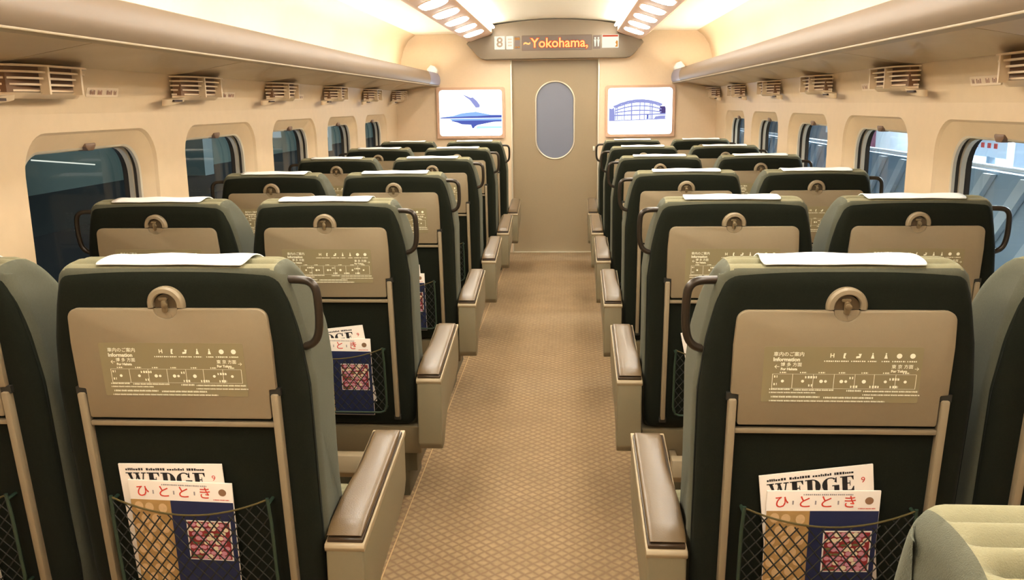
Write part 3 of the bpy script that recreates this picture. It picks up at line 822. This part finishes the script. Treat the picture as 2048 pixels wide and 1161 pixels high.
    # rails
    for sx in (-1, 1):
        def rail(sx=sx):
            mb = MB(); a, b = sorted((sx*.196, sx*.212))
            mb.box(a, b, -.018, .004, .395, .890); return tilt_y(mb).mesh('tray_arm', BEIGE, bevel=.004)
        obj('tray_arm', smesh('rail%d' % sx, rail), t)
        def hinge(sx=sx):
            a, b = sorted((sx*.194, sx*.216)); mb = MB().box(a, b, -.010, .002, .886, .902); return tilt_y(mb).mesh('hinge_block', BLACKP)
        obj('hinge_block', smesh('hinge%d' % sx, hinge), t)
        def foot(sx=sx):
            a, b = sorted((sx*.192, sx*.216)); mb = MB().box(a, b, -.012, .002, .383, .402); return tilt_y(mb).mesh('arm_foot', BLACKP, bevel=.002)
        obj('arm_foot', smesh('foot%d' % sx, foot), t)
    def bar():
        mb = MB().box(-.196, .196, -.012, .002, .815, .826); return tilt_y(mb).mesh('tray_ledge', BEIGE, bevel=.002)
    obj('tray_ledge', smesh('bar', bar), t)['label'] = 'thin beige ledge under the tray'
    # net pocket
    def zt(x): return .655-.035*(1-(x/.17)**2)
    def bulge(x, z): return -.030-.012*(1-(x/.17)**2)*max(0, min(1, (z-.42)/.1))
    def net():
        mb = MB(); px, pz = .026, .034; zb = .425
        def pt(x, z): return Vector((x, bulge(x, z), z))
        for sgn in (-1, 1):
            k = -22
            while k < 22:
                c = k*px; pts = []
                N_ = 44
                for i in range(N_+1):
                    x = -.17+.34*i/N_; z = zb+sgn*(x-c)*pz/px
                    if zb <= z <= zt(x): pts.append((x, z))
                idx = list(range(0, len(pts), 3)); idx = idx+[len(pts)-1] if pts and idx[-1] != len(pts)-1 else idx
                for (a, b) in zip([pts[q] for q in idx], [pts[q] for q in idx[1:]]):
                    A, B = pt(*a), pt(*b); d = (B-A).normalized(); nn = d.cross(Vector((0, 1, 0)))*.0016
                    o_ = Vector((0, -.0012, 0))
                    mb.add([A-nn, B-nn, B+nn, A+nn, A+o_, B+o_], [(0, 1, 5, 4), (3, 4, 5, 2), (0, 3, 2, 1)])
                k += 1
        return tilt_y(mb).mesh('pocket_net', NETM, fixn=False)
    nt_ = obj('pocket_net', smesh('net', net), t); nt_['kind'] = 'stuff'; nt_['label'] = 'dark diamond cord netting'
    def cord():
        mb = MB().tube([(-.17+.34*i/16, bulge(-.17+.34*i/16, .6), zt(-.17+.34*i/16)) for i in range(17)], .0022, 6); return tilt_y(mb).mesh('elastic_cord', CORD, smooth=60)
    obj('elastic_cord', smesh('cord', cord), t)['label'] = 'sagging olive elastic cord'
    def nframe():
        mb = MB().tube([(-.17, -.03, .658), (-.173, -.03, .6), (-.173, -.03, .45), (-.165, -.03, .424), (-.15, -.03, .418), (.15, -.03, .418), (.165, -.03, .424), (.173, -.03, .45), (.173, -.03, .6), (.17, -.03, .658)], .004, 8)
        for sx in (-1, 1):
            mb.tube([(sx*.171, -.03, .645), (sx*.171, .004, .645)], .004, 6); mb.tube([(sx*.168, -.03, .43), (sx*.168, .004, .43)], .004, 6)
        return tilt_y(mb).mesh('pocket_frame', NETF, smooth=60)
    obj('pocket_frame', smesh('nf', nframe), t)['label'] = 'dark green wire frame of the pocket'
    # lower beige shell, frame, footrest
    def lower():
        mb = MB().prism([(.14, .222), (.09, .345), (.115, .350), (.33, .350), (.33, .222)], -.272, .272, 'x'); return mb.mesh('lower_cover', BEIGE_D, bevel=.008)
    obj('lower_cover', smesh('lower', lower), t)['label'] = 'beige lower cover behind the seat'
    def frest():
        mb = MB().prism([(-.10, .235), (-.125, .262), (-.115, .318), (-.08, .322), (-.05, .25), (-.06, .235)], -.19, .19, 'x')
        for sx in (-.16, .16): mb.box(sx-.012, sx+.012, -.08, .20, .238, .255)
        return mb.mesh('footrest', BEIGE, bevel=.004)
    obj('footrest', smesh('frest', frest), t)['label'] = 'beige fold-down footrest'
    # cushion
    def seatc():
        prof = [(.16, .345), (.16, .42), (.3, .425), (.5, .435), (.59, .430), (.625, .40), (.62, .345), (.55, .325), (.3, .325)]
        def rib(y, z, u):
            if abs(u) > .93 or z < .40: return 0
            return -.006*(1-abs(math.sin(PI*y/.034)))**1.5
        return cushion(prof, lambda z: .262, .03, 18, 110, rib, .006).mesh('seat_cushion', SAGE_LIT, smooth=60)
    obj('seat_cushion', smesh('seatc', seatc), t)
    def ped():
        mb = MB().box(-.20, .20, .26, .52, .0, .222)
        mb.box(-.235, .235, .24, .54, .11, .222); return mb.mesh('pedestal', PEDM, bevel=.006)
    obj('pedestal', smesh('ped', ped), t)['label'] = 'beige pedestal fixed to the floor'
    # outer console
    def console():
        mb = MB(); pl = [(.05, .525), (.045, .30), (.06, .275), (.10, .28), (.16, .345), (.22, .375), (.33, .393), (.44, .41), (.52, .435), (.545, .465), (.548, .600), (.535, .603)]
        a, b = sorted((h*.277, h*.361)); mb.prism(pl, a, b, 'x'); return mb.mesh('armrest_console', BEIGE_D, bevel=.006, seg=3)
    co = obj('armrest_console', smesh('console%d' % h, console), t); co['label'] = 'beige side panel carrying the armrest'
    def cap():
        a, b = sorted((h*.275, h*.363))
        mb = MB().prism([(.046, .528), (.050, .536), (.548, .606), (.552, .598), (.546, .590), (.05, .518)], a, b, 'x'); return mb.mesh('armrest_cap', PALEP, bevel=.002)
    obj('armrest_cap', smesh('cap%d' % h, cap), co)['label'] = 'pale trim under the arm pad'
    def pad():
        mb = MB(); n = 20; secs = 18; vs = []
        x_out, x_in = h*.357, h*.281
        for i in range(secs+1):
            v = i/secs; y = .062+(.523-.062)*v; z = .5445+(y-.05)*.1406
            # inner edge narrows toward the front in a soft S
            xi = x_in+h*(.012*(.5-.5*math.cos(PI*min(1, max(0, (v-.25)/.45))))) - h*.006
            e = min(1, min(v, 1-v)*14); hh = .011*(1-(1-e)**2)+.001
            for k in range(n):
                a = 2*PI*k/n; cc, ss = math.cos(a), math.sin(a)
                cx_ = (abs(cc)**.45)*(1 if cc > 0 else -1); cz_ = (abs(ss)**.6)*(1 if ss > 0 else -1)
                xm, xh = (x_out+xi)/2, abs(x_out-xi)/2*(.94+.06*e)
                vs.append((xm+cx_*xh, y, z+.004+cz_*hh*(1 if ss > 0 else .3)))
        fs = [(i*n+k, i*n+(k+1) % n, (i+1)*n+(k+1) % n, (i+1)*n+k) for i in range(secs) for k in range(n)]+[tuple(range(n)), tuple(secs*n+k for k in range(n-1, -1, -1))]
        return mb.add(vs, fs).mesh('arm_pad', PAD, smooth=60)
    def pbase():
        a, b = sorted((h*.279, h*.3585)); mb = MB().prism([(.056, .532), (.056, .545), (.528, .6105), (.528, .598)], a, b, 'x'); return mb.mesh('pad_edge', PADB, bevel=.003)
    obj('pad_edge', smesh('pbase%d' % h, pbase), co)['label'] = 'dark brown edge under the arm pad'
    obj('arm_pad', smesh('pad%d' % h, pad), co)['label'] = 'padded brown glossy arm pad'
    def slot():
        mb = MB()
        for (ya, yc) in ((.10, .20), (.24, .36), (.40, .50)):
            a, b = sorted((h*.3605, h*.3625))
            mb.prism([(ya, .520+(ya-.05)*.1406), (yc, .520+(yc-.05)*.1406), (yc, .524+(yc-.05)*.1406), (ya, .524+(ya-.05)*.1406)], a, b, 'x')
        return mb.mesh('reveal_gap', SLOTD)
    obj('reveal_gap', smesh('slot%d' % h, slot), co)['label'] = 'thin dark gap along the outer side'
    def handle():
        p = [(h*.225, .045, 1.122), (h*.262, .040, 1.123), (h*.282, .038, 1.120), (h*.293, .037, 1.108), (h*.296, .038, 1.09), (h*.297, .041, 1.04), (h*.292, .044, 1.005), (h*.280, .046, .988), (h*.262, .048, .981), (h*.24, .050, .98)]
        P = smoothpoly(p, 2, False); return MB().tube(P, .0085, 10).mesh('grab_handle', BRONZE, smooth=60)
    obj('grab_handle', smesh('handle%d' % h, handle), t)['label'] = 'bronze looped grab handle'
    return t

XA, XWN = .665, 1.238
pos = []
for r in range(6):
    for X in (-XA, XA, -XWN, XWN): pos.append((r, X))
pos.append((-1, XA))
protos = {}
ROWN = {0: 'nearest full row', 1: 'second row', 2: 'third row', 3: 'fourth row', 4: 'fifth row', 5: 'last row before the end wall'}
for r, X in pos:
    h = {-XA: 1, XA: -1, -XWN: -1, XWN: 1}[X]
    if h not in protos: protos[h] = t = make_seat(h)
    else: t = copy_tree(protos[h])
    t.location = (X, Y0+PITCH*r, 0) if r >= 0 else (X-.03, .67, 0); t.rotation_euler.z = 0 if r >= 0 else PI
    side = 'left' if X < 0 else 'right'
    kind = 'aisle' if abs(X) < 1 else 'window'
    if r >= 0: lab = 'dark green train seat, %s side, %s place, %s' % (side, kind, ROWN[r])
    else: lab = 'train seat cropped at the bottom right corner, only its pleated sage shoulder showing'
    tag(t, lab, 'seat', 'reclining train seats in rows')
    for c in t.children:      # small natural variation of the cloths
        if c.name.startswith('headrest_cover'):
            c.location.x = -.02 if r < 0 else {(0, -XA): .004, (0, XA): -.004}.get((r, X), random.uniform(-.006, .006)); c.rotation_euler.z = math.radians(random.uniform(-1, 1))

# ================================================================== MAGAZINES
def serif_wedge(mb, x, z, y, Hh, sx=1.0):
    """bold roman capitals W E D G E drawn as polygons; x=left, z=baseline"""
    T, t = .30*Hh, .07*Hh
    def P(*pts): add_poly(mb, [(x+cx_+a*sx, z+b) for a, b in pts], y)
    def R(a0, b0, a1, b1): P((a0, b0), (a1, b0), (a1, b1), (a0, b1))
    cx_ = 0; Hn = Hh
    # W
    W = 1.25*Hn
    R(-.03*Hn, Hn-t, .40*Hn, Hn); R(.46*Hn, Hn-t, .86*Hn, Hn); R(.96*Hn, Hn-t, 1.27*Hn, Hn)
    P((.08*Hn, Hn), (.30*Hn, Hn), (.53*Hn, 0), (.45*Hn, 0)); P((.45*Hn, 0), (.53*Hn, 0), (.70*Hn, .75*Hn), (.64*Hn, .80*Hn))
    P((.56*Hn, Hn), (.76*Hn, Hn), (.98*Hn, 0), (.90*Hn, 0)); P((.90*Hn, 0), (.98*Hn, 0), (1.17*Hn, Hn), (1.09*Hn, Hn))
    def Eg():
        R(0, 0, .80*Hn, t); R(0, Hn-t, .78*Hn, Hn); R(.12*Hn, 0, .12*Hn+T, Hn); R(.3*Hn, .48*Hn, .55*Hn, .48*Hn+t)
        P((.80*Hn, 0), (.80*Hn, .30*Hn), (.76*Hn, .30*Hn), (.60*Hn, 0)); P((.78*Hn, Hn), (.62*Hn, Hn), (.74*Hn, .72*Hn), (.78*Hn, .72*Hn))
        P((.55*Hn, .33*Hn), (.59*Hn, .33*Hn), (.59*Hn, .68*Hn), (.55*Hn, .68*Hn))
    cx_ = 1.33*Hn*sx; Eg()
    cx_ = 2.22*Hn*sx
    R(0, 0, .45*Hn, t); R(0, Hn-t, .45*Hn, Hn); R(.12*Hn, 0, .12*Hn+T, Hn)
    def arc(x0_, rx, ry, tk, a0, a1, n=14):
        for i in range(n):
            a, b = math.radians(a0+(a1-a0)*i/n), math.radians(a0+(a1-a0)*(i+1)/n)
            def q(an, o): k = tk*abs(math.cos(an))**1.2+t*.9; return (x0_+(rx-(k if o else 0))*math.cos(an), Hn/2+(ry-(min(k, t*1.0) if o else 0))*math.sin(an))
            P(q(a, 0), q(b, 0), q(b, 1), q(a, 1))
    arc(.42*Hn, .48*Hn, .5*Hn, T*.85, -90, 90)
    cx_ = 3.20*Hn*sx
    arc(.50*Hn, .50*Hn, .515*Hn, T*.85, 50, 300); R(.58*Hn, .40*Hn, 1.0*Hn, .40*Hn+t); R(.70*Hn, .04*Hn, .70*Hn+T, .42*Hn)
    P((.72*Hn, .70*Hn), (.86*Hn, .62*Hn), (.86*Hn, Hn), (.82*Hn, Hn))
    cx_ = 4.26*Hn*sx; Eg()

MW, MH = .226, .285
def make_back_mag():
    t = empty('magazine')
    mb = MB().box(-MW/2, MW/2, 0, .004, -MH, 0); part('pages', mb, PAPER, t, bevel=.0008)
    mb = MB(); serif_wedge(mb, -.098, -.054, -.0006, .034, 1.0)
    x = -.098
    i = 0
    while x < .075:
        i += 1; wd = random.choice((.004, .005, .006)); hh = random.choice((.004, .0055))
        if i % 9 != 0: add_poly(mb, [(x, -.015), (x+wd*.75, -.015), (x+wd*.75, -.015+hh), (x, -.015+hh)], -.0006)
        x += wd
    part('masthead', mb, INKB, t, fixn=False, label='heavy black serif title and a line of small type')
    mb = MB(); add_text(mb, '9', .092, -.033, -.0006, .018, 'CENTER'); part('issue_number', mb, INKR, t, fixn=False, label='small red 9')
    return t
def make_front_mag():
    t = empty('magazine'); y = -.0006
    mb = MB().box(-MW/2, MW/2, 0, .004, -MH, 0); part('pages', mb, PAPER, t, bevel=.0008)
    for ch, xx in zip('ひととき', (-.083, -.037, .006, .053)):
        mb = MB(); add_text(mb, ch, xx, -.0265, y, .031, 'CENTER', .0002)
        part('title_character', mb, INKR, t, fixn=False, label='red hiragana character')
    mb = MB(); dashes(mb, -.04, .06, -.008, .0025, y, .004)
    for xx in (-.06, -.015, .030): add_poly(mb, [(xx-.0015, -.031), (xx+.0015, -.031), (xx+.0015, -.022), (xx-.0015, -.022)], y)
    part('small_type', mb, mat('grey_ink', S(160, 150, 150), .6) if 'grey_ink' not in bpy.data.materials else bpy.data.materials['grey_ink'], t, fixn=False)
    mb = MB(); add_poly(mb, circ(.0085, 18, .091, -.022), y); part('seal', mb, INKBR, t, fixn=False, label='round brown seal')
    mb = MB(); dashes(mb, .070, .104, -.040, .002, y, .003); part('price_line', mb, INKR, t, fixn=False)
    part('picture_strip', MB().box(-MW/2+.001, -.025, y, 0, -MH+.002, -.046), TANP, t, label='tan painted strip down the left')
    part('navy_panel', MB().box(-.025, MW/2-.001, y, 0, -MH+.002, -.046), NAVY, t)
    pic = part('photo', MB().box(.005, .102, -.0012, 0, -.190, -.092), PAPER, t, label='square colour photo of round pink sweets')
    part('photo_ground', MB().box(.008, .099, -.0016, 0, -.187, -.095), PICB, pic)
    rnd = random.Random(3)
    cells = [(cx_, cz_) for q in range(8) for p in range(7) for cx_, cz_ in [(.0145+p*.0125+(q % 2)*.006+rnd.uniform(-.0015, .0015), -.181+q*.0114+rnd.uniform(-.0015, .0015))] if cx_ < .0945]
    rnd.shuffle(cells)
    n_ = len(cells)
    for nm, m_, part_ in (('pink_sweets', PINK, cells[:int(n_*.5)]), ('cream_sweets', CREAMY, cells[int(n_*.5):int(n_*.88)]), ('leaves', GREENY, cells[int(n_*.88):])):
        mb = MB()
        for k, (cx_, cz_) in enumerate(part_):
            r_ = rnd.uniform(.0054, .0068); add_poly(mb, circ(r_, 12, cx_, cz_, ry=r_*(.85 if nm != 'leaves' else .45)), -.0018-k*.00002)
        part(nm, mb, m_, pic, fixn=False, stuff=True)
    mb = MB()
    for q in range(9):
        for p in range(3):
            cx_, cz_ = -.098+p*.028+(q % 2)*.012+rnd.uniform(-.003, .003), -.268+q*.0255+rnd.uniform(-.003, .003)
            if cx_ < -.034: add_poly(mb, circ(.0095, 14, cx_, cz_, ry=.0115), -.0008)
    part('painted_fruit', mb, mat('painted_fruit', S(214, 178, 132), .5, noise=.2, nscale=90), t, fixn=False, stuff=True)
    return t
back0, front0 = make_back_mag(), make_front_mag()
# (row, side x, back mag: local x, top z, tilt deg; front mag: local x, top z, tilt)
mags = [(0, -XA, (-.040, .727, 0.5), (-.020, .689, -1.5)),
        (0, XA, (-.030, .735, 7.5), (-.012, .692, 1.0)),
        (1, -XA, (-.010, .722, 6.5), (.015, .688, -.5)),
        (1, XA, (-.045, .735, 12), (.01, .688, 0)),
        (2, -XA, (-.010, .725, 3), (.012, .690, 0)),
        (0, -XWN, (-.02, .70, 2), (.01, .66, -5))]
NAM = {(0, -XA): 'in the nearest left aisle seat pocket', (0, XA): 'in the nearest right aisle seat pocket', (1, -XA): 'in the second left aisle seat pocket',
       (1, XA): 'in the second right aisle seat pocket', (2, -XA): 'in the third left aisle seat pocket', (0, -XWN): 'in the pocket at the bottom left corner'}
for i, (r, X, b, f) in enumerate(mags):
    for q, src, off in ((b, back0, -.012), (f, front0, -.020)):
        t = src if i == 0 else copy_tree(src)
        z = q[1]
        t.location = (X+q[0], Y0+PITCH*r+yb(z)+off, z)
        t.rotation_euler = (math.atan(-LEAN)*-1, math.radians(-q[2]), 0)
        if src is back0: tag(t, 'white magazine with bold black title, behind another, '+NAM[(r, X)], 'magazine', 'magazines in the seat pockets')
        else: tag(t, 'magazine with red hiragana title and navy cover, '+NAM[(r, X)], 'magazine', 'magazines in the seat pockets')

# ================================================================== OUTSIDE THE WINDOWS
# left: unlit neighbouring trackside wall
TEAL = mat('trackside_wall_paint', S(96, 112, 100), .7, noise=.2, nscale=1.5)
lw = part('trackside_wall', MB().box(-4.6, -4.4, -3, 60, -1, 4.5), TEAL); tag(lw, 'dim teal wall seen through the left windows', 'wall')
pl = MB(); pl.box(-4.4, -2.9, -3, 60, -1.1, .755)
o = part('dark_parapet', pl, mat('dark_concrete', S(26, 26, 26), .8)); tag(o, 'dark low parapet outside the left windows', 'parapet')
pc = MB().box(-3.95, -3.75, -.12, .12, .755, 3.95)
pm = pc.mesh('platform_column', mat('column_paint', S(150, 164, 158), .6))
for k, yy in enumerate((9.3, 14.2, 19.1, 24.0, 28.9)):
    o = obj('platform_column', pm, loc=(0, yy, 0)); tag(o, '%s pale column from the front, seen through the left windows' % ['first', 'second', 'third', 'fourth', 'fifth'][k], 'column', 'columns outside the left windows')
tub = emis('reflection_glow', (1, .97, .85), 1.0)  # glowing line painted in for a reflection, no lamp there
for nm, a_, b_ in (('first', (-4.403, 7.17, 1.05), (-4.403, 8.17, .945)), ('second', (-4.403, 10.06, .985), (-4.403, 10.6, .935))):
    tl = part('reflection_line', MB().tube([a_, b_], .007, 8), tub, smooth=60); tag(tl, 'thin slanted glowing line painted for a reflection in the %s left window' % nm, 'light')
o = part('platform_canopy', MB().box(-4.4, -2.6, -3, 60, 3.95, 4.05), mat('left_canopy', S(150, 156, 150), .6)); tag(o, 'flat canopy above the left windows outside', 'canopy')
for k, yy in enumerate((6, 14, 24, 36)):  # unseen fill lights added to brighten the view through the left windows
    o = part('left_fill_light', MB().box(-3.6, -3.2, yy-1.2, yy+1.2, 3.9, 3.95), emis('left_fill_glow_%d' % k, (.85, 1, .95), 3.5)); tag(o, '%s added fill light high outside the left windows' % ['nearest', 'second', 'third', 'farthest'][k], 'fill light', 'added fill lights on the left')
# right: platform with stairs, glass balustrade, signs
PF = mat('platform_floor', S(150, 160, 170), .6, noise=.1)
o = part('platform', MB().box(2.0, 9, -3, 60, -1.2, -.05), PF); tag(o, 'grey station platform outside the right windows', 'platform')
SW = mat('stair_side_steel', S(150, 172, 190), .35, metal=.3, noise=.15, nscale=3)
st = empty('stair_balustrade', (3.6, 4, -.05)); tag(st, 'steel and glass stair balustrade outside the right windows', 'balustrade')
def so(mb): mb.v = [(a-3.6, b-4, c+.05) for a, b, c in mb.v]; return mb
part('side_panel', so(MB().box(3.60, 3.66, -2, 45, -.05, .88)), SW, st)
part('top_rail', so(MB().tube([(3.57, -2, .92), (3.57, 45, .92)], .022, 10)), mat('bright_rail', S(235, 242, 250), .2, metal=.3), st, smooth=60, label='bright white handrail')
slat_m = mat('pale_steel_bar', S(190, 205, 215), .3, metal=.3)
for i in range(44):
    y = 3+i*.62
    mb = MB().prism([(y+.9, -.05), (y+1.06, -.05), (y+.16, .86), (y, .86)], 3.55, 3.595, 'x')
    part('slanted_bar', so(mb), slat_m, st)
ex_w = mat('far_station_wall', S(222, 232, 248), .6, noise=.3, nscale=1.2)
o = part('station_wall', MB().box(8.8, 9.0, -3, 60, -.05, 4.5), ex_w); tag(o, 'pale blue station wall far outside the right windows', 'wall')
o = part('platform_canopy', MB().box(2.2, 8.7, -3, 60, 3.4, 3.5), mat('canopy', S(160, 165, 170), .6)); tag(o, 'flat canopy over the right platform', 'canopy')
kio = part('kiosk', MB().box(5.6, 5.85, 16.9, 18.9, -.05, 2.6), mat('kiosk_red', S(80, 36, 50), .5), bevel=.02); tag(kio, 'dark red kiosk block beyond the right windows', 'kiosk')
sgn = part('platform_sign', MB().box(4.4, 4.46, 8.9, 9.75, .88, 1.12), mat('platform_sign_white', S(230, 235, 240), .4), bevel=.005)
tag(sgn, 'white sign with red marks seen through the nearest right window', 'sign')
mb = MB()
for i in range(4): mb.box(4.392, 4.4, 9.1+i*.14, 9.16+i*.14, .97, 1.02)
part('red_marks', mb, INKR, sgn)
part('sign_post', MB().box(4.40, 4.46, 9.25, 9.31, -.05, .885), SW, sgn)
bb = part('vending_machine', MB().box(5.0, 5.6, 9.2, 10.0, -.05, 1.9), mat('machine_white', S(205, 215, 225), .4), bevel=.02); tag(bb, 'pale vending machine behind the balustrade, right windows', 'vending machine')
for k, yy in enumerate((7, 13, 21)):  # unseen fill lights added to give the right platform its daylight
    o = part('right_fill_light', MB().box(4.2, 7.2, yy-.15, yy+.15, 3.30, 3.38), emis('right_fill_glow_%d' % k, (.88, .94, 1), 220)); tag(o, '%s added fill light under the right canopy outside' % ['nearest', 'middle', 'farthest'][k], 'fill light', 'added fill lights on the right')
